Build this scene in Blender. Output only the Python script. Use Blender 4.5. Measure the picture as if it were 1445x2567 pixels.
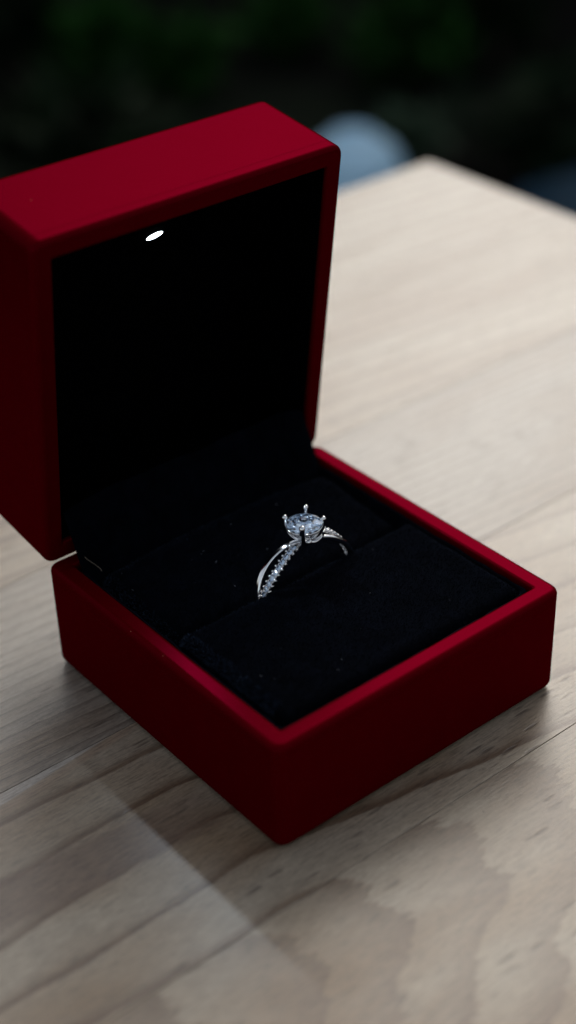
import bpy, bmesh, math, random
from mathutils import Vector, Matrix, noise
random.seed(7)
MM = 0.001
D2R = math.radians
SC = bpy.context.scene
for o in list(bpy.data.objects): bpy.data.objects.remove(o)
COL = SC.collection

# ------------------------------------------------------------------ camera
cam_d = bpy.data.cameras.new('camera')
cam = bpy.data.objects.new('camera', cam_d); COL.objects.link(cam)
cam.location = (-98.0145*MM, -127.9064*MM, 163.488*MM)
cam.rotation_euler = (D2R(56.581101), D2R(1.525377), D2R(-39.331050))
cam_d.sensor_fit = 'HORIZONTAL'; cam_d.sensor_width = 24.0
cam_d.lens = 3982.68/1445*24.0
cam_d.clip_start = 0.01; cam_d.clip_end = 200
cam_d.dof.use_dof = True
cam_d.dof.focus_distance = 0.2425
cam_d.dof.aperture_fstop = 10.0
cam_d.dof.aperture_blades = 9
SC.camera = cam

# ------------------------------------------------------------------ sky, sun, exposure
SUN_EL, SUN_AZ = 36.0, 50.0          # azimuth clockwise from +Y
W = bpy.data.worlds.new('World'); SC.world = W; W.use_nodes = True
wn = W.node_tree; wn.nodes.clear()
sky = wn.nodes.new('ShaderNodeTexSky'); sky.sky_type = 'NISHITA'; sky.sun_disc = False
sky.sun_elevation = D2R(SUN_EL); sky.sun_rotation = D2R(SUN_AZ)
sky.air_density = 1.0; sky.dust_density = 3.0; sky.ozone_density = 1.0
bg = wn.nodes.new('ShaderNodeBackground'); bg.inputs['Strength'].default_value = 0.15
wo = wn.nodes.new('ShaderNodeOutputWorld')
hs = wn.nodes.new('ShaderNodeHueSaturation'); hs.inputs['Saturation'].default_value = 0.4
wn.links.new(sky.outputs[0], hs.inputs['Color']); wn.links.new(hs.outputs[0], bg.inputs[0]); wn.links.new(bg.outputs[0], wo.inputs[0])
sd = bpy.data.lights.new('sun', 'SUN'); sd.energy = 0.85; sd.angle = D2R(40); sd.color = (1.0, 0.93, 0.82)
sun = bpy.data.objects.new('sun', sd); COL.objects.link(sun)
a, e = D2R(SUN_AZ), D2R(SUN_EL)
sv = Vector((math.sin(a)*math.cos(e), math.cos(a)*math.cos(e), math.sin(e)))
sun.rotation_euler = sv.to_track_quat('Z', 'Y').to_euler()
SC.view_settings.view_transform = 'Standard'; SC.view_settings.look = 'None'
SC.view_settings.gamma = 1; SC.view_settings.exposure = 0.03
SC.render.engine = 'CYCLES'
SC.cycles.max_bounces = 16; SC.cycles.transmission_bounces = 14; SC.cycles.glossy_bounces = 8
SC.cycles.caustics_refractive = True; SC.cycles.caustics_reflective = True

# ------------------------------------------------------------------ helpers
def link(name, me, parent=None, mat=None):
    o = bpy.data.objects.new(name, me); COL.objects.link(o)
    if parent is not None: o.parent = parent
    if mat is not None and me is not None: me.materials.append(mat)
    return o
def empty(name, loc=(0, 0, 0)):
    o = bpy.data.objects.new(name, None); COL.objects.link(o)
    o.location = loc; o.empty_display_size = 0.005
    return o
def tag(o, label=None, cat=None, group=None, kind=None):
    if label: o['label'] = label
    if cat: o['category'] = cat
    if group: o['group'] = group
    if kind: o['kind'] = kind
    return o
def smooth(me, on=True):
    me.polygons.foreach_set('use_smooth', [on]*len(me.polygons)); return me
def mesh_py(name, vs, fs, sm=True):
    me = bpy.data.meshes.new(name); me.from_pydata([tuple(v) for v in vs], [], fs); me.validate(); me.update()
    smooth(me, sm); return me
def wnm(o):
    m = o.modifiers.new('wn', 'WEIGHTED_NORMAL'); m.keep_sharp = True; m.weight = 80; return o

class NT:
    """small node-graph writer"""
    def __init__(s, name):
        s.m = bpy.data.materials.new(name); s.m.use_nodes = True; s.t = s.m.node_tree; s.t.nodes.clear()
        s.out = s.t.nodes.new('ShaderNodeOutputMaterial')
    def n(s, typ, ins=None, **kw):
        nd = s.t.nodes.new(typ)
        for k, v in kw.items(): setattr(nd, k, v)
        for k, v in (ins or {}).items(): s.set(nd.inputs[k], v)
        return nd
    def set(s, sock, v):
        if isinstance(v, bpy.types.NodeSocket): s.t.links.new(v, sock)
        else: sock.default_value = v
    def math(s, op, a, b=0.0, c=None, clamp=False):
        nd = s.n('ShaderNodeMath', operation=op, use_clamp=clamp); s.set(nd.inputs[0], a); s.set(nd.inputs[1], b)
        if c is not None: s.set(nd.inputs[2], c)
        return nd.outputs[0]
    def mix(s, f, a, b, blend='MIX'):
        nd = s.n('ShaderNodeMix', data_type='RGBA', blend_type=blend)
        s.set(nd.inputs[0], f); s.set(nd.inputs[6], a); s.set(nd.inputs[7], b); return nd.outputs[2]
    def obj(s): return s.n('ShaderNodeTexCoord').outputs['Object']
    def mapv(s, v, loc=(0, 0, 0), rot=(0, 0, 0), sc=(1, 1, 1)):
        return s.n('ShaderNodeMapping', {'Vector': v, 'Location': loc, 'Rotation': rot, 'Scale': sc}).outputs[0]
    def noise(s, v, scale, detail=3, rough=0.5, dist=0.0):
        return s.n('ShaderNodeTexNoise', {'Vector': v, 'Scale': scale, 'Detail': detail, 'Roughness': rough, 'Distortion': dist}).outputs[0]
    def ramp(s, f, stops, interp='LINEAR'):
        nd = s.n('ShaderNodeValToRGB', {'Fac': f}); cr = nd.color_ramp; cr.interpolation = interp
        while len(cr.elements) > 1: cr.elements.remove(cr.elements[-1])
        cr.elements[0].position = stops[0][0]; cr.elements[0].color = stops[0][1]
        for p, c in stops[1:]:
            e = cr.elements.new(p); e.color = c
        return nd.outputs[0]
    def bump(s, h, strength, dist):
        return s.n('ShaderNodeBump', {'Height': h, 'Strength': strength, 'Distance': dist}).outputs[0]
    def principled(s, **kw):
        ins = {k.replace('_', ' '): v for k, v in kw.items()}
        nd = s.n('ShaderNodeBsdfPrincipled', ins); s.t.links.new(nd.outputs[0], s.out.inputs[0]); return s.m
G = lambda v: (v, v, v, 1)

# ------------------------------------------------------------------ materials
def mat_wood(kind, seed=0.0):
    t = NT('pine_'+kind); co = t.obj()
    mm = t.mapv(co, sc=(1000, 1000, 1000))            # millimetres
    sep = t.n('ShaderNodeSeparateXYZ', {0: mm}); x, y, z = sep.outputs
    off = (seed*37.3, seed*11.7, seed*5.1)
    st = t.mapv(mm, loc=off, sc=(0.25, 1, 1))          # stretched along the grain
    wob = t.math('SUBTRACT', t.noise(t.mapv(mm, loc=off, sc=(0.3, 1, 1)), 0.06, 2), 0.5)
    jag = t.math('SUBTRACT', t.noise(t.mapv(mm, loc=off, sc=(0.14, 1.0, 1)), 0.9, 3, 0.6), 0.5)
    if kind == 'cathedral':
        yy = t.math('ADD', y, 10.0)
        F = t.math('ADD', x, -24.0)
        F = t.math('ADD', F, t.math('MULTIPLY', t.math('MULTIPLY', yy, yy), 0.03))
        F = t.math('ADD', F, t.math('MULTIPLY', wob, 30.0))
        F = t.math('ADD', F, t.math('MULTIPLY', jag, 9.0))
        F = t.math('DIVIDE', F, 17.0)
    elif kind == 'flat':
        F = t.math('ADD', t.math('ADD', y, -1.2), t.math('MULTIPLY', t.math('MAXIMUM', t.math('ADD', x, 4.0), 0), 0.17))
        F = t.math('ADD', F, t.math('MULTIPLY', wob, 7.0))
        F = t.math('ADD', F, t.math('MULTIPLY', jag, 0.9))
        F = t.math('MULTIPLY', t.math('DIVIDE', F, 9.5), -1.0)
    else:
        F = t.math('ADD', y, t.math('MULTIPLY', x, 0.05 if kind == 'quarter' else 0.09))
        F = t.math('ADD', F, t.math('MULTIPLY', wob, 3.0))
        F = t.math('ADD', F, t.math('MULTIPLY', jag, 0.35))
        F = t.math('DIVIDE', F, 2.7 if kind == 'quarter' else 6.0)
    fr = t.math('FRACT', t.math('ADD', F, 40.0))
    if kind == 'cathedral':
        band = t.ramp(fr, [(0, G(0)), (.25, G(.05)), (.55, G(.35)), (.82, G(.75)), (.965, G(.95)), (1, G(0))])
        amt = 0.55
    elif kind == 'flat':
        band = t.ramp(fr, [(0, G(.1)), (.02, G(0)), (.55, G(.04)), (.8, G(.25)), (.93, G(1)), (.985, G(.95)), (1, G(.1))])
        amt = .68
    elif kind == 'quarter':
        band = t.ramp(fr, [(0, G(0)), (.6, G(.1)), (.88, G(.45)), (.95, G(.9)), (1, G(0))])
        amt = 1.15
    else:
        band = t.ramp(fr, [(0, G(0)), (.55, G(.15)), (.9, G(.8)), (1, G(0))])
        amt = 0.7
    var = t.noise(t.mapv(mm, loc=off, sc=(0.25, 1, 1)), 0.09, 2)
    bandv = t.math('MULTIPLY', band, t.math('MULTIPLY', t.math('ADD', var, 0.25), amt*1.5, clamp=True))
    light = (0.300, 0.243, 0.172, 1); brown = (0.095, 0.049, 0.022, 1)
    if kind == 'quarter': brown = (0.085, 0.062, 0.045, 1); light = (0.245, 0.208, 0.162, 1)
    col = t.mix(bandv, light, brown)
    tone = t.ramp(t.noise(t.mapv(mm, loc=off, sc=(0.35, 1, 1)), 0.055, 4), [(.36, (0.72, 0.60, 0.47, 1)), (.60, (1.06, 1.09, 1.12, 1))])
    col = t.mix(1.0, col, tone, 'MULTIPLY')
    if kind == 'flat':                                  # the broad brown heart stain left of the box and the pale wedge at the joint
        c1 = t.math('ADD', t.math('ADD', y, -13.5), t.math('MULTIPLY', x, 0.10))
        c1 = t.math('ADD', c1, t.math('MULTIPLY', jag, 3.0))
        st1 = t.math('SUBTRACT', 1.0, t.math('DIVIDE', t.math('ABSOLUTE', c1), 5.2))
        st1 = t.math('MULTIPLY', st1, 3.0, clamp=True)
        fade = t.math('MULTIPLY', t.math('ADD', t.math('MULTIPLY', x, -0.05), 0.35), 1.0, clamp=True)
        col = t.mix(t.math('MULTIPLY', st1, t.math('MULTIPLY', fade, .75)), col, (0.135, 0.085, 0.055, 1))
        w1 = t.math('SUBTRACT', t.math('ADD', y, -36.0), t.math('MULTIPLY', t.math('ADD', x, 6.0), 0.11))
        wm = t.math('MULTIPLY', w1, 5.0, clamp=True)
        col = t.mix(t.math('MULTIPLY', wm, .38), col, (0.42, 0.41, 0.395, 1))
        w2 = t.math('SUBTRACT', 1.0, t.math('MULTIPLY', t.math('ABSOLUTE', t.math('ADD', w1, 0.9)), .8), clamp=True)
        col = t.mix(t.math('MULTIPLY', w2, .5), col, (0.26, 0.17, 0.11, 1))
    # fine fibres
    fib = t.noise(t.mapv(mm, loc=off, sc=(0.10, 1, 1)), 3.2, 4, .65)
    fibm = t.ramp(fib, [(.36, G(.58)), (.5, G(1)), (.64, G(1.2))])
    col = t.mix(0.85, col, fibm, 'MULTIPLY')
    fz = t.noise(mm, 1.7, 4, .7)
    col = t.mix(0.5, col, t.ramp(fz, [(.3, G(.66)), (.55, G(1)), (.72, G(1.22))]), 'MULTIPLY')
    # resin canals: short dark dashes
    vo = t.n('ShaderNodeTexVoronoi', {'Vector': t.mapv(mm, loc=off, sc=(0.32, 1.9, 1)), 'Scale': .38, 'Randomness': 1.0}, feature='F1')
    pr = t.math('MULTIPLY', t.math('SUBTRACT', t.noise(st, .12, 2), .46), 8.0, clamp=True)
    dash = t.math('MULTIPLY', t.math('SUBTRACT', .24, vo.outputs['Distance']), 10.0, clamp=True)
    dash = t.math('MULTIPLY', dash, pr)
    col = t.mix(t.math('MULTIPLY', dash, .6), col, (0.045, 0.030, 0.020, 1))
    v2 = t.n('ShaderNodeTexVoronoi', {'Vector': t.mapv(mm, loc=off), 'Scale': .16, 'Randomness': 1.0}, feature='F1')
    dot = t.math('MULTIPLY', t.math('SUBTRACT', .03, v2.outputs['Distance']), 60.0, clamp=True)
    col = t.mix(dot, col, (0.02, 0.014, 0.012, 1))
    h = t.math('ADD', t.math('MULTIPLY', fib, .7), t.math('MULTIPLY', fz, .35))
    h = t.math('SUBTRACT', h, t.math('MULTIPLY', dash, .6))
    h = t.math('SUBTRACT', h, t.math('MULTIPLY', band, .12))
    nrm = t.bump(h, .55, 0.00010)
    rg = t.math('ADD', .27, t.math('MULTIPLY', fz, .14))
    return t.principled(Base_Color=col, Roughness=rg, Normal=nrm, Specular_IOR_Level=0.65, Sheen_Weight=.2, Sheen_Roughness=.45, Sheen_Tint=(1, .97, .93, 1))

def mat_lacquer():
    t = NT('red_satin_lacquer'); mm = t.mapv(t.obj(), sc=(1000, 1000, 1000))
    n1 = t.noise(mm, .25, 2); n2 = t.noise(mm, 6.0, 2)
    vo = t.n('ShaderNodeTexVoronoi', {'Vector': mm, 'Scale': .22}, feature='F1')
    speck = t.math('MULTIPLY', t.math('SUBTRACT', .022, vo.outputs['Distance']), 90, clamp=True)
    col = t.mix(n1, (0.050, 0.0002, 0.0006, 1), (0.062, 0.0003, 0.0009, 1))
    col = t.mix(t.math('MULTIPLY', speck, .6), col, (0.6, .22, .12, 1))
    rg = t.math('ADD', .30, t.math('MULTIPLY', n1, .06))
    nb = t.bump(n2, .05, .00002)
    d = t.n('ShaderNodeBsdfDiffuse', {'Color': col, 'Normal': nb})
    g = t.n('ShaderNodeBsdfAnisotropic', {'Color': (0.95, 0.004, 0.08, 1), 'Roughness': rg, 'Normal': nb})
    m = t.n('ShaderNodeMixShader', {0: .028}); t.t.links.new(d.outputs[0], m.inputs[1]); t.t.links.new(g.outputs[0], m.inputs[2])
    t.t.links.new(m.outputs[0], t.out.inputs[0]); return t.m
def mat_velvet(name='black_velvet', b=(0.0006, 0.0008, 0.0014, 1), sheen=.035):
    t = NT(name); mm = t.mapv(t.obj(), sc=(1000, 1000, 1000))
    n1 = t.noise(mm, .35, 3, .6); n2 = t.noise(mm, 5.0, 3, .7)
    col = t.mix(t.ramp(n1, [(.35, G(0)), (.7, G(1))]), b, (b[0]*2.2, b[1]*2.3, b[2]*2.5, 1))
    return t.principled(Base_Color=col, Roughness=1.0, Sheen_Weight=sheen, Sheen_Roughness=.4,
                        Sheen_Tint=(0.35, 0.5, 0.9, 1), Specular_IOR_Level=0.01, Normal=t.bump(n2, .8, .00012))
def mat_plain(name, col, rough=.5, metal=0., spec=.5, var=.15, scale=30, bump=0., bd=.001):
    t = NT(name); n = t.noise(t.obj(), scale, 3)
    c = t.mix(n, tuple(v*(1-var) for v in col[:3])+(1,), tuple(min(1, v*(1+var)) for v in col[:3])+(1,))
    kw = dict(Base_Color=c, Roughness=rough, Metallic=metal, Specular_IOR_Level=spec)
    if bump: kw['Normal'] = t.bump(n, bump, bd)
    return t.principled(**kw)
def mat_glass(name, ior, col=(1, 1, 1, 1)):
    t = NT(name); g = t.n('ShaderNodeBsdfGlass', {'Color': col, 'Roughness': 0.0, 'IOR': ior})
    t.t.links.new(g.outputs[0], t.out.inputs[0]); return t.m
def mat_emit(name, col, s):
    t = NT(name); ge = t.n('ShaderNodeNewGeometry'); dt = t.n('ShaderNodeVectorMath', operation='DOT_PRODUCT')   # lens narrows the beam
    t.set(dt.inputs[0], ge.outputs['Normal']); t.set(dt.inputs[1], ge.outputs['Incoming'])
    beam = t.math('POWER', t.math('ABSOLUTE', dt.outputs['Value']), 8.0); beam = t.math('ADD', beam, .012)
    g = t.n('ShaderNodeEmission', {'Color': col, 'Strength': t.math('MULTIPLY', beam, s)}); t.t.links.new(g.outputs[0], t.out.inputs[0]); return t.m

M_RED = mat_lacquer()
M_VEL = mat_velvet()
M_LIN = mat_velvet('black_satin_lining', (0.0003, 0.0003, 0.0004, 1), .0)
M_MET = mat_plain('polished_white_gold', (0.86, 0.86, 0.87), .08, 1.0, .5, .02, 900)
M_DIA = mat_glass('clear_faceted_stone', 2.15, (0.97, 0.985, 1, 1))
M_STONE_MIRROR = mat_plain('added_stone_mirror', (0.84, 0.92, 1.0), .04, 1.0, .5, .0, 900)  # mirror added behind the stones to brighten them
M_LED = mat_emit('lit_led_lens', (0.78, 0.90, 1.0, 1), 1000.0)
M_DUST = mat_plain('pale_dust', (0.16, 0.17, 0.20), .8)
M_FUZZ = mat_plain('black_pile_fibre', (0.0016, 0.0023, 0.0038), .7, 0, .03)

# ------------------------------------------------------------------ tabletop
TH = 27.0
table = empty('wooden_table', (0, 0, 0))
tag(table, 'pale pine tabletop of glued staves under the open red ring box', 'table')
kinds = {-2: 'plain', -1: 'plain', 0: 'cathedral', 1: 'flat', 2: 'quarter', 3: 'plain', 4: 'plain', 5: 'plain'}
edges = [-144.3, -99.2, -53.9, -8.8, 36.3, 81.5, 126.6, 171.8-24, 178.2]
def plank(y0, y1, kind, seed, last):
    x0, x1 = -255.0, 198.0
    bm = bmesh.new(); bmesh.ops.create_cube(bm, size=1)
    for v in bm.verts:
        v.co = Vector((x0 if v.co.x < 0 else x1, y0+.03 if v.co.y < 0 else y1-.03, -TH if v.co.z < 0 else 0))*MM
    bmesh.ops.bevel(bm, geom=[e for e in bm.edges], offset=.10*MM, segments=2, affect='EDGES', profile=.5)
    if last:
        pass
    me = bpy.data.meshes.new('plank'); bm.to_mesh(me); bm.free(); smooth(me)
    o = link('plank', me, table, mat_wood(kind, seed)); wnm(o)
    return o
for i in range(8):
    plank(edges[i], edges[i+1], kinds[i-2], [0, 1.3, 0, 0, .4, 2.2, 3.7, 5.1][i] if i in (2, 3) else i*1.37, i == 7)
M_LEG = mat_plain('pine_frame_wood', (0.36, 0.27, 0.19), .6, 0, .3, .2, 25)
def box_me(name, x0, y0, z0, x1, y1, z1, bev=1.5):
    bm = bmesh.new(); bmesh.ops.create_cube(bm, size=1)
    for v in bm.verts:
        v.co = Vector((x0 if v.co.x < 0 else x1, y0 if v.co.y < 0 else y1, z0 if v.co.z < 0 else z1))*MM
    bmesh.ops.bevel(bm, geom=list(bm.edges), offset=bev*MM, segments=2, affect='EDGES', profile=.5)
    me = bpy.data.meshes.new(name); bm.to_mesh(me); bm.free(); smooth(me); return me
for lx, ly in ((-235, -125), (-235, 118), (138, -125), (138, 118)):
    wnm(link('leg', box_me('leg', lx, ly, -420, lx+38, ly+38, -TH-.3), table, M_LEG))

# ------------------------------------------------------------------ ring box
BW, BD, HB, RT = 55.0, 57.243, 19.171, 2.74
LTH, HL, LL = D2R(82.1253), 19.642, 57.562
def rr(x0, y0, x1, y1, r, n=7):
    out = []; r = max(r, .05)
    for cx, cy, a0 in ((x1-r, y0+r, -90), (x1-r, y1-r, 0), (x0+r, y1-r, 90), (x0+r, y0+r, 180)):
        for k in range(n):
            a = D2R(a0+90*k/(n-1)); out.append((cx+r*math.cos(a), cy+r*math.sin(a)))
    return out
def tray(name, w, d, h, t, mat, parent, rc=1.95, floor=1.6, gz=2.3):
    """open tray: rim at local z=h, outer bottom at z=0; profile is (inset, z)"""
    P = []
    fb, ft, fi = 1.6, .95, .45
    for k in range(6):
        a = D2R(90*k/5); P.append((fb*(1-math.sin(a)), fb*(1-math.cos(a))))
    P += [(0, fb+.15), (0, h-gz-.42), (.03, h-gz-.30), (.05, h-gz-.16), (.03, h-gz), (0.0, h-gz+.10), (0, h-ft-.12)]
    for k in range(7):
        a = D2R(90*k/6); P.append((ft*(1-math.cos(a)), h-ft*(1-math.sin(a))))
    P += [(ft+.12, h), (t-fi-.1, h)]
    for k in range(5):
        a = D2R(90*k/4); P.append((t-fi*(1-math.sin(a)), h-fi*(1-math.cos(a))))
    P += [(t, h-fi-.2), (t, floor+.3), (t+.3, floor)]
    vs, fs = [], []; L = None
    for ins, z in P:
        ring = rr(ins, ins, w-ins, d-ins, max(rc-ins*.75, .35)); L = len(ring)
        vs += [Vector((x, y, z))*MM for x, y in ring]
    for i in range(len(P)-1):
        for k in range(L):
            a, b = i*L+k, i*L+(k+1) % L
            fs.append((a, b, b+L, a+L))
    fs.append(tuple(reversed(range(L)))); fs.append(tuple(range((len(P)-1)*L, len(P)*L)))
    me = mesh_py(name, vs, fs); o = link(name, me, parent, mat); wnm(o); return o
rb = empty('ring_box', (BW/2*MM, BD/2*MM, 0.0))
tag(rb, 'open square red lacquered ring box with black velvet cushion and lit lid', 'ring box')
INV = Matrix.Translation((-BW/2*MM, -BD/2*MM, 0))
def rbpart(o, mtx=None):
    o.parent = rb; o.matrix_local = INV @ (mtx if mtx else Matrix.Identity(4)); return o
base = tray('base', BW+1.2, BD+1.0, HB, RT+.5, M_RED, rb); rbpart(base, Matrix.Translation((-.6*MM, -.6*MM, .05*MM)))
lid = tray('lid', BW+1.2, LL+.5, HL, RT+.5, M_RED, rb)
c, s = math.cos(LTH), math.sin(LTH)
U = Vector((0, -c, s)); V = Vector((0, s, c)); O = Vector((0, BD, HB))*MM
LM = Matrix(((1, 0, 0, O.x), (0, U.y, -V.y, O.y), (0, U.z, -V.z, O.z), (0, 0, 0, 1)))
rbpart(lid, LM @ Matrix.Translation((-.6*MM, -.45*MM, -(HL+.15)*MM)))
def lidp(x, u, v): return O + Vector((x, 0, 0))*MM + U*(u*MM) + V*(v*MM)

# linings
def lin_tray():
    vs, fs = [], []; L = None
    prof = [(RT+.05, .9), (RT+.05, HB-1.1), (RT+.35, HB-.75), (RT+.75, HB-1.0), (RT+.85, 2.2)]
    for ins, z in prof:
        ring = rr(ins, ins, BW-ins, BD-ins, 1.2, 5); L = len(ring)
        r2 = []
        for j in range(L):
            a = Vector(ring[j]); b = Vector(ring[(j+1) % L]); n = max(1, int((b-a).length/.9))
            for k in range(n if True else 1): r2.append(a.lerp(b, k/n))
        for q in r2:
            nz = noise.noise(Vector((q.x*.5, q.y*.5, z)))*.25*(1 if z > HB-2 else 0)
            vs.append(Vector((q.x, q.y, z+nz))*MM)
        N = len(r2)
        prof_n = N
    # all loops may differ in count, so rebuild with a fixed count
    vs, fs = [], []; N = 220
    for ins, z in prof:
        ring = [Vector(p) for p in rr(ins, ins, BW-ins, BD-ins, 1.2, 5)]
        seg = [(ring[(j+1) % len(ring)]-ring[j]).length for j in range(len(ring))]; T = sum(seg)
        for k in range(N):
            dd = T*k/N; j = 0
            while dd > seg[j]: dd -= seg[j]; j += 1
            q = ring[j].lerp(ring[(j+1) % len(ring)], dd/max(seg[j], 1e-6))
            nz = noise.noise(Vector((q.x*.45, q.y*.45, 3)))*.35 if z > HB-2 else 0
            ni = noise.noise(Vector((q.x*.3, q.y*.3, 8)))*.12 if z > HB-2 else 0
            cq = (Vector((BW/2, BD/2))-q).normalized()*max(ni, -.03)
            vs.append(Vector((q.x+cq.x, q.y+cq.y, z+nz))*MM)
    for i in range(len(prof)-1):
        for k in range(N):
            a, b = i*N+k, i*N+(k+1) % N; fs.append((a, b, b+N, a+N))
    fs.append(tuple(range((len(prof)-1)*N, len(prof)*N)))
    return mesh_py('base_lining', vs, fs)
bl = link('base_lining', lin_tray(), rb, M_VEL); rbpart(bl)

def cushion(x0, y0, x1, y1, top, r, seed, sag=0.0, bulge=0.0, tilt=0.0):
    def coords(a, b):
        e = [0, .12, .3, .6, 1.0, 1.5, 2.1]; n = 46
        mid = [2.1+(b-a-4.2)*k/n for k in range(1, n)]
        return [a+q for q in e+mid] + [b-q for q in reversed(e)]
    X, Y = coords(x0, x1), coords(y0, y1); nx, ny = len(X), len(Y)
    vs, fs = [], []
    for j, y in enumerate(Y):
        for i, x in enumerate(X):
            def drop(q): return 0 if q >= r else r-math.sqrt(max(0, r*r-(r-q)**2))
            dx, dy = min(x-x0, x1-x), min(y-y0, y1-y)
            z = top-drop(dx)*.9-drop(dy)
            sx = (x-(x0+x1)/2)/((x1-x0)/2); sy = (y-(y0+y1)/2)/((y1-y0)/2)
            z += sag*(1-sy*sy) + tilt*sy
            z += .22*noise.noise(Vector((x*.12, y*.12, seed))) + .05*noise.noise(Vector((x*.8, y*.8, seed+5)))
            yo = y + bulge*(1-sx*sx)*(max(0, sy)) + .25*noise.noise(Vector((x*.2, seed, 1)))*abs(sy)**3
            xo = x + .25*noise.noise(Vector((y*.25, seed, 4)))*abs(sx)**6
            vs.append(Vector((xo, yo, z))*MM)
    for j in range(ny-1):
        for i in range(nx-1):
            a = j*nx+i; fs.append((a, a+1, a+nx+1, a+nx))
    rim = [i for i in range(nx)] + [j*nx+nx-1 for j in range(1, ny)] + [(ny-1)*nx+i for i in range(nx-2, -1, -1)] + [j*nx for j in range(ny-2, 0, -1)]
    b0 = len(vs)
    for i in rim: vs.append(Vector((vs[i].x, vs[i].y, 2.6*MM)))
    n = len(rim)
    for k in range(n):
        a, b = rim[k], rim[(k+1) % n]; fs.append((b, a, b0+k, b0+(k+1) % n))
    me = mesh_py('cushion', vs, fs)
    o = link('cushion', me, rb, M_VEL); rbpart(o)
    return o, me
def fuzz(parent_o, me, n, seed, lmin=.25, lmax=.6, w=.035, edge=None, mat=None):
    rnd = random.Random(seed); vs, fs = [], []
    polys = [p for p in me.polygons if p.normal.z > -.2 and p.center.z > 12*MM and (edge is None or edge(p.center/MM))]
    cum = []; T = 0
    for p in polys:
        T += p.area*(1+2.0*(1-abs(p.normal.z))); cum.append(T)
    import bisect
    for k in range(n):
        p = polys[bisect.bisect_left(cum, rnd.random()*T)]
        q = [me.vertices[i].co for i in p.vertices]
        a, b = rnd.random(), rnd.random(); P = q[0].lerp(q[1], a).lerp(q[3].lerp(q[2], a), b)
        d = (p.normal*1.0+Vector((rnd.gauss(0, .55)+.25, rnd.gauss(0, .55)-.3, rnd.gauss(0, .3)))).normalized()
        l = rnd.uniform(lmin, lmax)*MM; sd_ = d.cross(Vector((rnd.gauss(0, 1), rnd.gauss(0, 1), rnd.gauss(0, 1)))).normalized()*w*MM
        i0 = len(vs); vs += [P-sd_, P+sd_, P+d*l]; fs.append((i0, i0+1, i0+2))
    m = bpy.data.meshes.new('pile'); m.from_pydata([tuple(v) for v in vs], [], fs); m.update()
    o = link('pile', m, parent_o, mat or M_FUZZ); tag(o, kind='stuff'); return o
cf, cfm = cushion(5.0, 3.9, 51.6, 29.35, 18.75, 1.7, 1.0, 0, 0)
cb, cbm = cushion(5.0, 30.85, 51.4, 50.4, 17.75, 2.4, 9.0, -.25, 1.9, 1.0)
fuzz(cf, cfm, 26000, 3); fuzz(cb, cbm, 24000, 4)
M_FUZZ2 = mat_plain('frayed_fibre_sheen_tone', (0.016, 0.027, 0.048), .7, 0, .1)  # frayed edge fibres; the velvet's bluish sheen is put into their colour
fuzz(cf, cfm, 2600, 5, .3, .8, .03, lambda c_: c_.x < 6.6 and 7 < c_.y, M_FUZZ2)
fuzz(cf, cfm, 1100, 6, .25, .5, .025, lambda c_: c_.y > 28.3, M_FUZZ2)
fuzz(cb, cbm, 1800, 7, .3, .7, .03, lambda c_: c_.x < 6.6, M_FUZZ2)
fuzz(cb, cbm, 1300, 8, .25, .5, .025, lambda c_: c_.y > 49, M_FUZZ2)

# lid lining (swept profile in lid space) and its side cheeks
prof = [(54.75, .9), (54.6, 1.6), (54.3, 4.3), (53.2, 4.3), (44.2, 11.6), (41.5, 12.9), (38, 14.0), (30, 14.7), (12, 15.2), (3.6, 15.4), (2.85, 15.2), (2.8, 1.2)]
def lid_sheet():
    vs, fs = [], []; nx = 40; n = len(prof)
    for i in range(nx+1):
        x = RT+.05+(BW-2*RT-.1)*i/nx
        for k, (u, v) in enumerate(prof):
            w_ = .10*noise.noise(Vector((x*.2, u*.2, 2))) if 2 < k < 9 else 0
            vs.append(lidp(x, u, v+w_))
    for i in range(nx):
        for k in range(n-1):
            a = i*n+k; fs.append((a, a+1, a+1+n, a+n))
    return mesh_py('lid_lining', vs, fs, False)
ll_ = link('lid_lining', lid_sheet(), rb, M_LIN); rbpart(ll_)
for sx in (0, 1):
    x = RT+.04 if sx == 0 else BW-RT-.04; xi = x+(.55 if sx == 0 else -.55)
    vs, fs = [], []
    N = 40
    for i in range(N+1):
        u = 3.2+51.2*i/N; vmax = 15.3
        for k in range(N//4+1):
            v = .7+(vmax-.7)*k/(N//4)
            wv = .18*noise.noise(Vector((u*.12, v*.25, 4+sx)))*(1 if sx else -1)
            vs.append(lidp((xi if k else x)-wv*(1 if k else 0), u, v))
    q = N//4+1
    for i in range(N):
        for k in range(q-1):
            a = i*q+k; fs.append((a, a+1, a+1+q, a+q))
    o = link('side_lining', mesh_py('side_lining', vs, fs), rb, M_LIN); rbpart(o)

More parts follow.
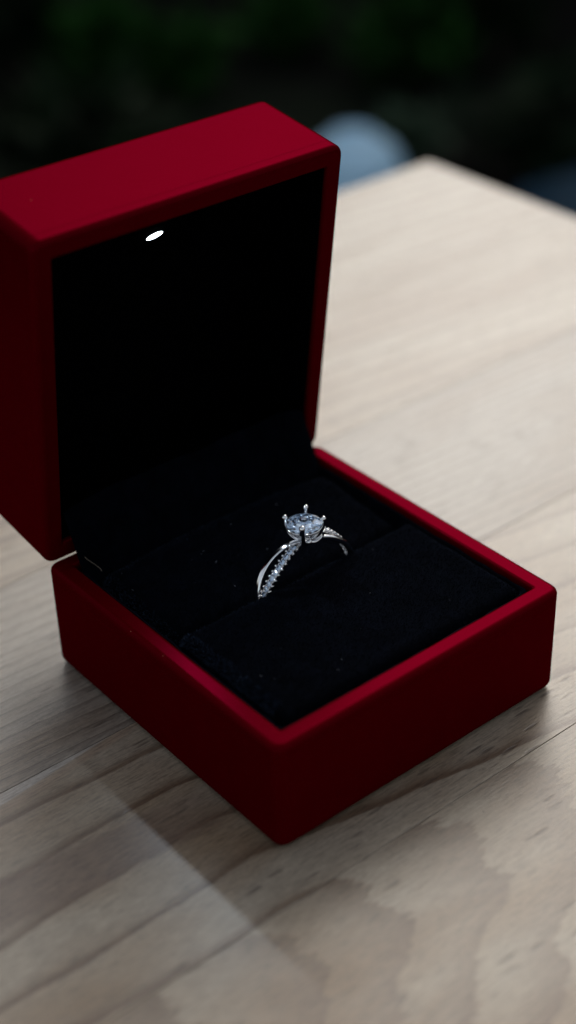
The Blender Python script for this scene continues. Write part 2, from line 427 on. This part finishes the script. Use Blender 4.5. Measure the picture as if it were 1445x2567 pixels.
# hinge flap of velvet bridging lid and base
def flap():
    vs, fs = [], []; nx, n = 60, 14
    ctrl = [(BD-1.05, 29.2), (BD-1.9, 27.0), (BD-3.6, 22.6), (BD-4.9, 19.6), (BD-6.2, 17.2), (BD-7.2, 14.0)]
    for i in range(nx+1):
        fx = i/nx; x = 3.2+(BW-6.4)*fx
        edge = min(fx, 1-fx)
        for k in range(n):
            t_ = k/(n-1)*(len(ctrl)-1); j = min(int(t_), len(ctrl)-2); f = t_-j
            y = ctrl[j][0]*(1-f)+ctrl[j+1][0]*f; z = ctrl[j][1]*(1-f)+ctrl[j+1][1]*f
            y += .35*noise.noise(Vector((x*.15, k*.3, 3))) + .5*math.exp(-edge*30)
            z += .5*noise.noise(Vector((x*.12, 2, 7)))*(1-k/n) - 1.6*math.exp(-edge*22)*(1-k/n)
            vs.append(Vector((x, y, z))*MM)
    for i in range(nx):
        for k in range(n-1):
            a = i*n+k; fs.append((a, a+n, a+n+1, a+1))
    return mesh_py('hinge_flap', vs, fs)
hf = link('hinge_flap', flap(), rb, M_VEL); rbpart(hf)

# LED: small lit lens sitting in the sloping top of the lid lining
A25 = math.atan2(11.6-4.3, 53.2-44.2)
def led():
    n = (-V*math.cos(A25)-U*math.sin(A25)).normalized()
    e1 = Vector((1, 0, 0)); e2 = n.cross(e1).normalized()
    C0 = lidp(27.5, 45.3, 11.6-(45.3-44.2)*math.tan(A25))
    def disc(r, rings, hmax, z0):
        vs, fs = [], []; N = 28
        for j in range(rings):
            a = D2R(90)*j/(rings-1); rad = r*math.cos(a)+.001; h = z0+hmax*math.sin(a)
            for k in range(N):
                b = 2*math.pi*k/N; vs.append(C0+(e1*math.cos(b)*rad+e2*math.sin(b)*rad+n*h)*MM)
        for j in range(rings-1):
            for k in range(N):
                q0, q1 = j*N+k, j*N+(k+1) % N; fs.append((q0, q1, q1+N, q0+N))
        fs.append(tuple(range((rings-1)*N, rings*N)))
        return vs, fs
    vs, fs = disc(1.4, 5, .04, .02)
    o = link('led_light', mesh_py('led_light', vs, fs), rb, M_LED); rbpart(o)
led()

# ------------------------------------------------------------------ ring
RC = Vector((30.0, 30.1, 15.0)); RO, RI = 9.75, 8.75
ring = empty('diamond_ring', (RC.x*MM, RC.y*MM, (RC.z-RO)*MM))
tag(ring, 'silver solitaire ring with twisted pave band standing in the black velvet slot', 'ring')
RINV = Vector((-RC.x, -RC.y, -(RC.z-RO)))
def rv(v): return (Vector(v)+RINV)*MM            # mm world -> ring local metres
def ring_mesh(name, vs, fs, mat, sm=True, parent=None):
    return link(name, mesh_py(name, [rv(v) for v in vs], fs, sm), parent or ring, mat)
def frame(phi):
    er = Vector((math.cos(phi), 0, math.sin(phi))); et = Vector((-math.sin(phi), 0, math.cos(phi))); return er, et, Vector((0, 1, 0))
AMP = 1.30
def off(phi, sgn):
    if 0 <= phi <= math.pi: return sgn*AMP*math.sin(2*phi)*(1.0)
    return 0.0
def sweep(phis, sect, offf, rf, closed=False):
    vs, fs = [], []; n = None
    for p_ in phis:
        er, et, ey = frame(p_); S = sect(p_); n = len(S); o_ = offf(p_); R_ = rf(p_)
        for (a_, b_) in S: vs.append(RC+er*(R_+a_)+ey*(o_+b_))
    m = len(phis)
    for i in range(m-1 if not closed else m):
        for k in range(n):
            a_, b_ = i*n+k, i*n+(k+1) % n; c_ = ((i+1) % m)*n+(k+1) % n; d_ = ((i+1) % m)*n+k
            fs.append((a_, b_, c_, d_))
    if not closed: fs.append(tuple(reversed(range(n)))); fs.append(tuple(range((m-1)*n, m*n)))
    return vs, fs
def sect_plain(p_):
    w, t_ = .50, .5; S = []
    N = 18
    for k in range(N):
        a_ = 2*math.pi*k/N; ca, sa = math.cos(a_), math.sin(a_)
        S.append((t_*math.copysign(abs(ca)**.62, ca)-.5+(-.10 if abs(sa) < .3 and ca > 0 else 0), w*math.copysign(abs(sa)**.7, sa)))
    return S
ph = [D2R(2+176*k/90) for k in range(91)]
dip = lambda p_: 0.42*math.exp(-((p_-math.pi/2)/.20)**2)
v_, f_ = sweep(ph, sect_plain, lambda p_: off(p_, -1), lambda p_: RO-dip(p_)); ring_mesh('plain_band', v_, f_, M_MET)
def sect_low(p_):
    w, t_ = .95, .5; S = []
    for k in range(18):
        a_ = 2*math.pi*k/18; ca, sa = math.cos(a_), math.sin(a_)
        S.append((t_*math.copysign(abs(ca)**.7, ca)-.5, w*math.copysign(abs(sa)**.6, sa)))
    return S
ph2 = [D2R(177+186*k/80) for k in range(81)]
v_, f_ = sweep(ph2, sect_low, lambda p_: 0, lambda p_: RO); ring_mesh('shank', v_, f_, M_MET)
def sect_pave(p_):   # low carrier bar under the stones
    w, t_ = .20, .26
    return [(t_*x_-.72, w*y_) for x_, y_ in ((1, -.8), (1, .8), (.6, 1), (-.8, 1), (-1, .6), (-1, -.6), (-.8, -1), (.6, -1))]
v_, f_ = sweep(ph, sect_pave, lambda p_: off(p_, 1), lambda p_: RO-dip(p_)); pb = ring_mesh('pave_band', v_, f_, M_MET)

def brilliant(R, crown, pav, table, n=8, girdle=.04):
    """brilliant cut: table, star/kite rings, girdle, pavilion"""
    vs, fs = [], []
    def loop(r, z, cnt, ph0): 
        i0 = len(vs)
        for k in range(cnt):
            a_ = 2*math.pi*(k+ph0)/cnt; vs.append(Vector((r*R*math.cos(a_), r*R*math.sin(a_), z*R)))
        return i0
    T = loop(table, crown, n, 0)
    K = loop((table+1)/2*1.01, crown*.52, n, .5)
    Gt = loop(1, girdle, 2*n, 0)
    Gb = loop(1, -girdle, 2*n, 0)
    Pm = loop(.36, -pav*.70, n, .5) if False else loop(.5, -pav*.50, n, .5)
    cu = len(vs); vs.append(Vector((0, 0, -pav*R)))
    fs.append(tuple(T+k for k in range(n)))
    for k in range(n):
        k1 = (k+1) % n
        fs.append((T+k, K+k, T+k1))                                   # star
        g = Gt+2*k; g1 = Gt+(2*k+1) % (2*n); g2 = Gt+(2*k+2) % (2*n)
        fs.append((K+k, g1, g2)); fs.append((K+k, g, g1))              # upper girdle
        km = (k-1) % n
        fs.append((T+k, K+km, Gt+2*k, K+k))                            # kite
        b0, b1, b2 = Gb+2*k, Gb+(2*k+1) % (2*n), Gb+(2*k+2) % (2*n)
        fs.append((Pm+k, b1, b0)); fs.append((Pm+k, b2, b1))
        fs.append((Pm+k, Pm+(k-1) % n, cu)) if False else None
        fs.append((cu, Pm+k, Gb+2*k, Pm+km)) 
    fs = [f for f in fs if f]
    for k in range(2*n):
        k1 = (k+1) % (2*n); fs.append((Gt+k, Gb+k, Gb+k1, Gt+k1))
    return vs, fs
def fixn(me):
    bm = bmesh.new(); bm.from_mesh(me); bmesh.ops.recalc_face_normals(bm, faces=bm.faces); bm.to_mesh(me); bm.free(); return me
# centre stone
SR, ZG = 2.82, 27.15
sv_, sf_ = brilliant(SR, .30, .84, .58)
HC = Vector((29.95, 30.1, 0))
rot = Matrix.Rotation(D2R(9), 3, 'Z')
me = mesh_py('stone', [rv(rot @ v + HC + Vector((0, 0, ZG))) for v in sv_], sf_, False); fixn(me)
def mirror_back(me, zg, tol):  # faces below the girdle get the added brightening mirror
    me.materials.append(M_DIA); me.materials.append(M_STONE_MIRROR)
    for p in me.polygons:
        if p.center.z < zg-tol: p.material_index = 1
mirror_back(me, rv(Vector((0, 0, ZG))).z, .2*MM)
link('stone', me, ring)
# four prongs with bead tips, each its own part
def tube(path, radii, n=12, cap=True):
    vs, fs = [], []; m = len(path); prev = None
    for i, p_ in enumerate(path):
        t_ = (path[min(i+1, m-1)]-path[max(i-1, 0)]).normalized()
        a_ = t_.cross(Vector((.13, .21, .97)) if prev is None else prev); 
        if prev is None: a_.normalize()
        else: a_ = (prev-t_*prev.dot(t_)).normalized()
        prev = a_; b_ = t_.cross(a_)
        for k in range(n):
            g = 2*math.pi*k/n; vs.append(p_+(a_*math.cos(g)+b_*math.sin(g))*radii[i])
    for i in range(m-1):
        for k in range(n):
            q0, q1 = i*n+k, i*n+(k+1) % n; fs.append((q0, q1, q1+n, q0+n))
    if cap: fs.append(tuple(reversed(range(n)))); fs.append(tuple(range((m-1)*n, m*n)))
    return vs, fs
def spline(pts, n):
    out = []; P = [pts[0]*2-pts[1]]+pts+[pts[-1]*2-pts[-2]]
    for i in range(1, len(P)-2):
        for k in range(n):
            t_ = k/n; a_, b_, c_, d_ = P[i-1], P[i], P[i+1], P[i+2]
            out.append(.5*((2*b_)+(c_-a_)*t_+(2*a_-5*b_+4*c_-d_)*t_*t_+(3*b_-a_-3*c_+d_)*t_**3))
    out.append(pts[-1]); return out
def ball(c_, r, nu=14, nv=9):
    vs = [c_+Vector((0, 0, r))]; fs = []
    for j in range(1, nv):
        for k in range(nu):
            a_, b_ = math.pi*j/nv, 2*math.pi*k/nu; vs.append(c_+Vector((math.sin(a_)*math.cos(b_), math.sin(a_)*math.sin(b_), math.cos(a_)))*r)
    vs.append(c_-Vector((0, 0, r)))
    for k in range(nu): fs.append((0, 1+k, 1+(k+1) % nu))
    for j in range(nv-2):
        for k in range(nu):
            a_ = 1+j*nu+k; b_ = 1+j*nu+(k+1) % nu; fs.append((a_, a_+nu, b_+nu, b_))
    L_ = len(vs)-1
    for k in range(nu): fs.append((L_, 1+(nv-2)*nu+(k+1) % nu, 1+(nv-2)*nu+k))
    return vs, fs
def join(*parts):
    V_, F_ = [], []
    for v, f in parts:
        o_ = len(V_); V_ += v; F_ += [tuple(i+o_ for i in q) for q in f]
    return V_, F_
for az in (-45, 45, 135, 225):
    a_ = D2R(az); d_ = Vector((math.cos(a_), math.sin(a_), 0))
    pts = [HC+d_*.9+Vector((0, 0, 24.25)), HC+d_*1.75+Vector((0, 0, 24.75)), HC+d_*2.45+Vector((0, 0, 25.7)), HC+d_*2.95+Vector((0, 0, 26.9)), HC+d_*3.06+Vector((0, 0, 27.8)), HC+d_*3.02+Vector((0, 0, 28.15))]
    path = spline(pts, 6); rad = [.40+.04*math.sin(i/len(path)*3) for i in range(len(path))]
    rad = [.42-.14*(i/(len(path)-1))**1.5 for i in range(len(path))]
    if az == 225: rad = [r*1.25 for r in rad]
    v_, f_ = join(tube(path, rad), ball(HC+d_*3.0+Vector((0, 0, 28.2)), .52 if az == 225 else .46))
    ring_mesh('prong', v_, f_, M_MET)
# scalloped gallery cup
vs, fs = [], []; N = 72
for k in range(N):
    a_ = 2*math.pi*k/N; sc = abs(math.sin(2*(a_)))  # 0 on axes, 1 at prongs
    cs = abs(math.cos(2*a_))
    zl = 26.15-.45*abs(math.sin(4*a_))
    for r_, z_ in ((2.78, 27.0), (2.93, 27.0), (2.72, 26.65), (2.93-.68*(27-zl), zl), (2.80-.68*(27-zl), zl+.04), (2.55, 26.6)):
        vs.append(HC+Vector((r_*math.cos(a_), r_*math.sin(a_), z_)))
for k in range(N):
    for j in range(6):
        a0, a1 = k*6+j, k*6+(j+1) % 6; b0, b1 = ((k+1) % N)*6+j, ((k+1) % N)*6+(j+1) % 6
        fs.append((a0, a1, b1, b0))
me = mesh_py('gallery_cup', [rv(v) for v in vs], fs); fixn(me); link('gallery_cup', me, ring, M_MET)
# curled wire with a bright bead under the cup
pts = [HC+Vector((2.2, -2.1, 25.9)), HC+Vector((2.0, -1.9, 24.9)), HC+Vector((.8, -1.75, 24.35)), HC+Vector((-.2, -1.6, 24.6))]
path = spline(pts, 6)
v_, f_ = join(tube(path, [.20+.10*i/len(path) for i in range(len(path))]), ball(HC+Vector((-.40, -1.6, 24.75)), .48))
ring_mesh('gallery_curl', v_, f_, M_MET)
# bottom bridge under the head
v_, f_ = ball(Vector((0, 0, 0)), 1.0, 18, 9)
v_ = [HC+Vector((v.x*1.25, v.y*1.15, v.z*.30+24.2)) for v in v_]
ring_mesh('head_base', v_, f_, M_MET)

# accent stones: setting (collet + bead prongs) > accent_stone
def setting_geo():
    N = 16; vs, fs = [], []
    for k in range(N):
        a_ = 2*math.pi*k/N
        for r_, z_ in ((.28, -.62), (.44, -.08), (.40, -.02), (.26, -.5)):
            vs.append(Vector((r_*math.cos(a_), r_*math.sin(a_), z_)))
    for k in range(N):
        for j in range(4):
            a0, a1 = k*4+j, k*4+(j+1) % 4; b0, b1 = ((k+1) % N)*4+j, ((k+1) % N)*4+(j+1) % 4
            fs.append((a0, a1, b1, b0))
    parts = [(vs, fs)]
    for sy in (-1, 1):
        b_ = Vector((0, .66*sy, -.02))
        parts.append(tube([Vector((0, .30*sy, -.72)), Vector((0, .56*sy, -.45)), b_], [.15, .17, .16], 8)); parts.append(ball(b_, .20, 8, 6))
        for sx in (-1, 1):
            b_ = Vector((.36*sx, .36*sy, .04))
            parts.append(ball(b_, .10, 8, 6))
    return join(*parts)
sgv, sgf = setting_geo()
set_me = mesh_py('accent_setting', [v*MM*1.1 for v in sgv], sgf); fixn(set_me); set_me.materials.append(M_MET)
bv, bf = brilliant(.40, .30, .85, .58, 8)
ac_me = mesh_py('accent_stone', [v*MM*1.12 for v in bv], bf, False); fixn(ac_me); mirror_back(ac_me, 0, .03*MM)
step = .98/RO
phis = [math.pi/2+.30+step*k for k in range(13)] + [math.pi/2-.34-step*k for k in range(12)]
for p_ in phis:
    er, et, ey = frame(p_)
    dp = 1e-3; c0 = RC+er*(RO-dip(p_)-.02)+ey*off(p_, 1)
    er2, _, _ = frame(p_+dp); c1 = RC+er2*(RO-dip(p_+dp)-.02)+ey*off(p_+dp, 1)
    tx = (c1-c0).normalized(); tz = (er-tx*er.dot(tx)).normalized(); ty = tz.cross(tx)
    Mx = Matrix((( tx.x, ty.x, tz.x, 0), (tx.y, ty.y, tz.y, 0), (tx.z, ty.z, tz.z, 0), (0, 0, 0, 1)))
    lo = rv(c0)
    so = link('accent_setting', set_me, ring); so.matrix_local = Matrix.Translation(lo) @ Mx
    st = link('accent_stone', ac_me, so); st.location = (0, 0, .03*MM); st.rotation_euler = (0, 0, random.random())

# ------------------------------------------------------------------ dust and a loose thread
def dust():
    rnd = random.Random(11); vs, fs = [], []
    for k in range(75):
        on_b = rnd.random() < .62
        x = rnd.uniform(6, 50); y = rnd.uniform(33, 49) if on_b else rnd.uniform(7, 28)
        if rnd.random() < .18: x = rnd.uniform(5.2, 8)
        z = 18.82 if not on_b else 17.6+1.0*(y-40.6)/9.8
        r = rnd.choice((.018, .022, .03, .036)); P = Vector((x, y, z+rnd.uniform(.0, .3)))
        if rnd.random() < .75:
            b = [Vector((1, 0, 0)), Vector((-.5, .8, 0)), Vector((-.5, -.8, .1)), Vector((0, 0, 1.2))]
            i0 = len(vs); vs += [(P+q*r*1.3)*MM for q in b]; fs += [(i0, i0+1, i0+3), (i0+1, i0+2, i0+3), (i0+2, i0, i0+3), (i0, i0+2, i0+1)]
        else:
            d = Vector((rnd.gauss(0, 1), rnd.gauss(0, 1), .2)).normalized()*rnd.uniform(.15, .5); n_ = Vector((-d.y, d.x, 0)).normalized()*.02
            i0 = len(vs); vs += [(P-n_)*MM, (P+n_)*MM, (P+n_+d)*MM, (P-n_+d)*MM]; fs.append((i0, i0+1, i0+2, i0+3))
    m = bpy.data.meshes.new('dust'); m.from_pydata([tuple(v) for v in vs], [], fs); m.update()
    o = link('dust', m, None, M_DUST); tag(o, 'fine pale dust specks and lint lying on the black velvet cushion', 'dust', kind='stuff')
dust()
M_THR = mat_plain('beige_thread', (0.14, 0.11, 0.08), .8)
tp = [Vector(q) for q in ((4.0, 54.6, 22.6), (4.2, 54.0, 21.4), (4.3, 53.2, 20.4), (4.9, 52.2, 19.7), (5.3, 51.0, 19.2), (5.2, 50.4, 19.0))]
v_, f_ = tube(spline(tp, 6), [.035]*31, 6)
o = link('thread', mesh_py('thread', [v*MM for v in v_], f_), None, M_THR); tag(o, 'loose beige lint thread by the hinge at the left of the velvet', 'thread')

# ------------------------------------------------------------------ garden far below and behind the table
GZ = -0.42
def ground():
    vs, fs = [], []; xs = [-60, -20, -8, -3]+[-1+.1*i for i in range(61)]+[6, 9, 20, 60]
    ys = [-60, -20, -8, -3]+[-1+.1*i for i in range(61)]+[6, 9, 20, 60]
    for y in ys:
        for x in xs:
            z = GZ+.03*noise.noise(Vector((x*1.3, y*1.3, 0)))+.012*noise.noise(Vector((x*6, y*6, 2)))
            vs.append((x, y, z))
    n = len(xs)
    for j in range(len(ys)-1):
        for i in range(n-1):
            a_ = j*n+i; fs.append((a_, a_+1, a_+n+1, a_+n))
    t = NT('shade_toned_soil'); co = t.obj(); n1 = t.noise(co, 14, 5, .65); n2 = t.noise(co, 2.2, 3)
    col = t.mix(t.ramp(n1, [(.35, G(0)), (.7, G(1))]), (0.002, 0.0017, 0.0015, 1), (0.008, 0.0068, 0.006, 1))  # garden shade is put into this near-black soil colour
    col = t.mix(t.ramp(n2, [(.45, G(0)), (.65, G(1))]), col, (0.008, 0.012, 0.006, 1))
    m = t.principled(Base_Color=col, Roughness=.95, Specular_IOR_Level=.1, Normal=t.bump(n1, .6, .02))
    o = link('ground', mesh_py('ground', vs, fs), None, m); tag(o, kind='structure')
ground()
def leaf_mesh(name, spots, seed, lsz):
    rnd = random.Random(seed); vs, fs = [], []
    for (c_, r_, n_) in spots:
        for k in range(n_):
            d = Vector((rnd.gauss(0, 1), rnd.gauss(0, 1), rnd.gauss(0, 1))).normalized(); P = c_+Vector((d.x*r_.x, d.y*r_.y, d.z*r_.z))*(rnd.random()**.4)
            if P.z < 0: P.z = rnd.uniform(0, .03)
            l = lsz*rnd.uniform(.6, 1.3); a_ = Vector((rnd.gauss(0, 1), rnd.gauss(0, 1), rnd.gauss(0, .5)+.1)).normalized(); b_ = a_.cross(Vector((rnd.gauss(0, .4), rnd.gauss(0, .4), 1))).normalized(); c2 = a_.cross(b_)
            i0 = len(vs); vs += [P, P+a_*l*.45+b_*l*.24+c2*l*.05, P+a_*l, P+a_*l*.45-b_*l*.24+c2*l*.05]; fs += [(i0, i0+1, i0+2), (i0, i0+2, i0+3)]
    return mesh_py(name, vs, fs, False)
def mat_leaf(name, c1, c2):
    t = NT(name); n = t.noise(t.obj(), 9, 2)
    return t.principled(Base_Color=t.mix(t.ramp(n, [(.35, G(0)), (.65, G(1))]), c1, c2), Roughness=.7, Specular_IOR_Level=.08)
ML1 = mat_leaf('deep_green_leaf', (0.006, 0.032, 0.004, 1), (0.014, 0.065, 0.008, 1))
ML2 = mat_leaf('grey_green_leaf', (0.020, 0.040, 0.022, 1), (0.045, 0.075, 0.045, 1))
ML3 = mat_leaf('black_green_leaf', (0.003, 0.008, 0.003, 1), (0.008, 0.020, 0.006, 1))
M_STEM = mat_plain('dark_stem', (0.03, 0.022, 0.015), .8)
def plant(loc, r, h, n, mat, lsz, seed, label):
    root = empty('garden_plant', (loc[0], loc[1], GZ)); tag(root, label, 'plant', 'garden plants behind the table')
    rnd = random.Random(seed); spots = []
    st_v, st_f = [], []
    for k in range(6):
        a_ = rnd.uniform(0, 6.28); q = rnd.uniform(.1, .75)*r; top = Vector((math.cos(a_)*q, math.sin(a_)*q, h*rnd.uniform(.55, 1)))
        v, f = tube(spline([Vector((0, 0, -.02)), Vector((top.x*.3, top.y*.3, top.z*.5)), top], 4), [.005-.0004*i for i in range(9)], 5)
        st_v, st_f = join((st_v, st_f), (v, f)); spots.append((top*.85, Vector((r*.45, r*.45, h*.35)), n//6))
    link('foliage', leaf_mesh('foliage', spots, seed, lsz), root, mat)
    link('stem', mesh_py('stem', st_v, st_f), root, M_STEM)
PL = [((.833, 1.351), .07, .08, 420, ML1, .045, 'deep green leafy clump at the upper left of the dark garden'),
      ((.902, 1.304), .05, .06, 260, ML1, .04, 'smaller green clump right of the upper left garden clump'),
      ((1.079, 1.333), .05, .06, 240, ML1, .04, 'green leaves at the top centre of the dark garden'),
      ((1.133, 1.192), .075, .07, 420, ML1, .045, 'green leafy clump at the top right of centre in the garden'),
      ((.935, .972), .035, .045, 160, ML2, .03, 'small grey green plant just above and right of the pale blue bowl'),
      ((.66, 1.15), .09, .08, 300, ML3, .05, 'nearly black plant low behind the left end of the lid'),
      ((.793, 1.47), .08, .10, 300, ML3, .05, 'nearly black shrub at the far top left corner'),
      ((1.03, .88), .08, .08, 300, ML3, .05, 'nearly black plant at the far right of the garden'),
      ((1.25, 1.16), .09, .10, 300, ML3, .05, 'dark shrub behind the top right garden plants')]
for i, (l, r, h, n, m, ls, lb) in enumerate(PL): plant(l, r, h, n, m, ls, 50+i, lb)
# pale blue bowl turned upside down on the soil
def bowl(loc, R_, H_):
    root = empty('blue_bowl', (loc[0], loc[1], loc[2])); tag(root, 'pale blue domed bowl upside down on the dark soil behind the table', 'bowl')
    N = 48; prof_ = [(R_+.006, 0), (R_+.006, .006), (R_, .008)]+[(R_*math.cos(D2R(a_))**.8, .008+(H_-.008)*math.sin(D2R(a_))) for a_ in range(5, 90, 6)]
    vs, fs = [], []
    for r_, z_ in prof_:
        for k in range(N): vs.append((r_*math.cos(2*math.pi*k/N), r_*math.sin(2*math.pi*k/N), z_))
    for j in range(len(prof_)-1):
        for k in range(N):
            a_, b_ = j*N+k, j*N+(k+1) % N; fs.append((a_, b_, b_+N, a_+N))
    fs.append(tuple(range((len(prof_)-1)*N, len(prof_)*N)))
    link('bowl_body', mesh_py('bowl_body', vs, fs), root, mat_plain('pale_blue_plastic', (0.46, 0.72, 0.90), .45, 0, .4, .06, 20))
    fr = [(R_*.42, H_*.93), (R_*.42, H_+.002), (R_*.36, H_+.002), (R_*.36, H_*.95)]
    vs, fs = [], []
    for r_, z_ in fr:
        for k in range(N): vs.append((r_*math.cos(2*math.pi*k/N), r_*math.sin(2*math.pi*k/N), z_))
    for j in range(4):
        for k in range(N):
            a_, b_ = j*N+k, j*N+(k+1) % N; j2 = (j+1) % 4; fs.append((a_, b_, j2*N+(k+1) % N, j2*N+k))
    link('foot_ring', fixn(mesh_py('foot_ring', vs, fs)), root, mat_plain('pale_blue_plastic_rim', (0.46, 0.72, 0.90), .45, 0, .4, .06, 20))
bowl((0.855, 0.960, GZ+.008), .048, .046)
# dark blue folded cloth lying beyond the right edge
def cloth():
    vs, fs = [], []; n = 30
    for j in range(n+1):
        for i in range(n+1):
            x, y = (i/n-.5)*.17, (j/n-.5)*.14
            z = .02*math.exp(-((x/.07)**2+(y/.055)**2)**2)+.018*noise.noise(Vector((x*22, y*10, 1)))+.02
            vs.append((x, y, z))
    for j in range(n):
        for i in range(n):
            a_ = j*(n+1)+i; fs.append((a_, a_+1, a_+n+2, a_+n+1))
    me = mesh_py('blue_cloth', vs, fs)
    o = link('blue_cloth', me, None, mat_plain('dark_blue_cloth', (0.010, 0.035, 0.060), .8, 0, .2, .3, 12)); o.location = (.965, .755, GZ); o.rotation_euler = (0, 0, .4)
    m = o.modifiers.new('thickness', 'SOLIDIFY'); m.thickness = .003
    tag(o, 'dark blue crumpled cloth on the soil beyond the right table edge', 'cloth')
cloth()

# unseen hedge bushes added beyond the garden plants to keep sun off the soil
def bush(x, y, R_, H_, seed, label):
    root = empty('added_shade_bush', (x, y, GZ)); tag(root, label, 'hedge', 'unseen hedge bushes added to shade the garden')
    rnd = random.Random(seed); spots = []
    for k in range(26):
        a_ = rnd.uniform(0, 6.28); q = R_*rnd.uniform(0, .75); spots.append((Vector((math.cos(a_)*q, math.sin(a_)*q, H_*rnd.uniform(.08, .9))), Vector((R_*.42, R_*.42, H_*.16)), 330 if H_ < 1.85 else 460))
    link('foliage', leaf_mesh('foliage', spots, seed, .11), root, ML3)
    v, f = tube([Vector((0, 0, -.05)), Vector((.02, 0, H_*.4)), Vector((0, .02, H_*.85))], [.03, .022, .008], 8)
    link('trunk', mesh_py('trunk', v, f), root, M_STEM)
for k in range(9):
    a_ = D2R(40+(k-4)*17); bush(2.75*math.sin(a_), 2.75*math.cos(a_), .55, 1.35, 90+k, 'unseen low hedge bush %s in the row added to shade the garden' % ('at the left end', 'second from the left end', 'third from the left end', 'just left of the middle', 'in the middle', 'just right of the middle', 'third from the right end', 'second from the right end', 'at the right end')[k])
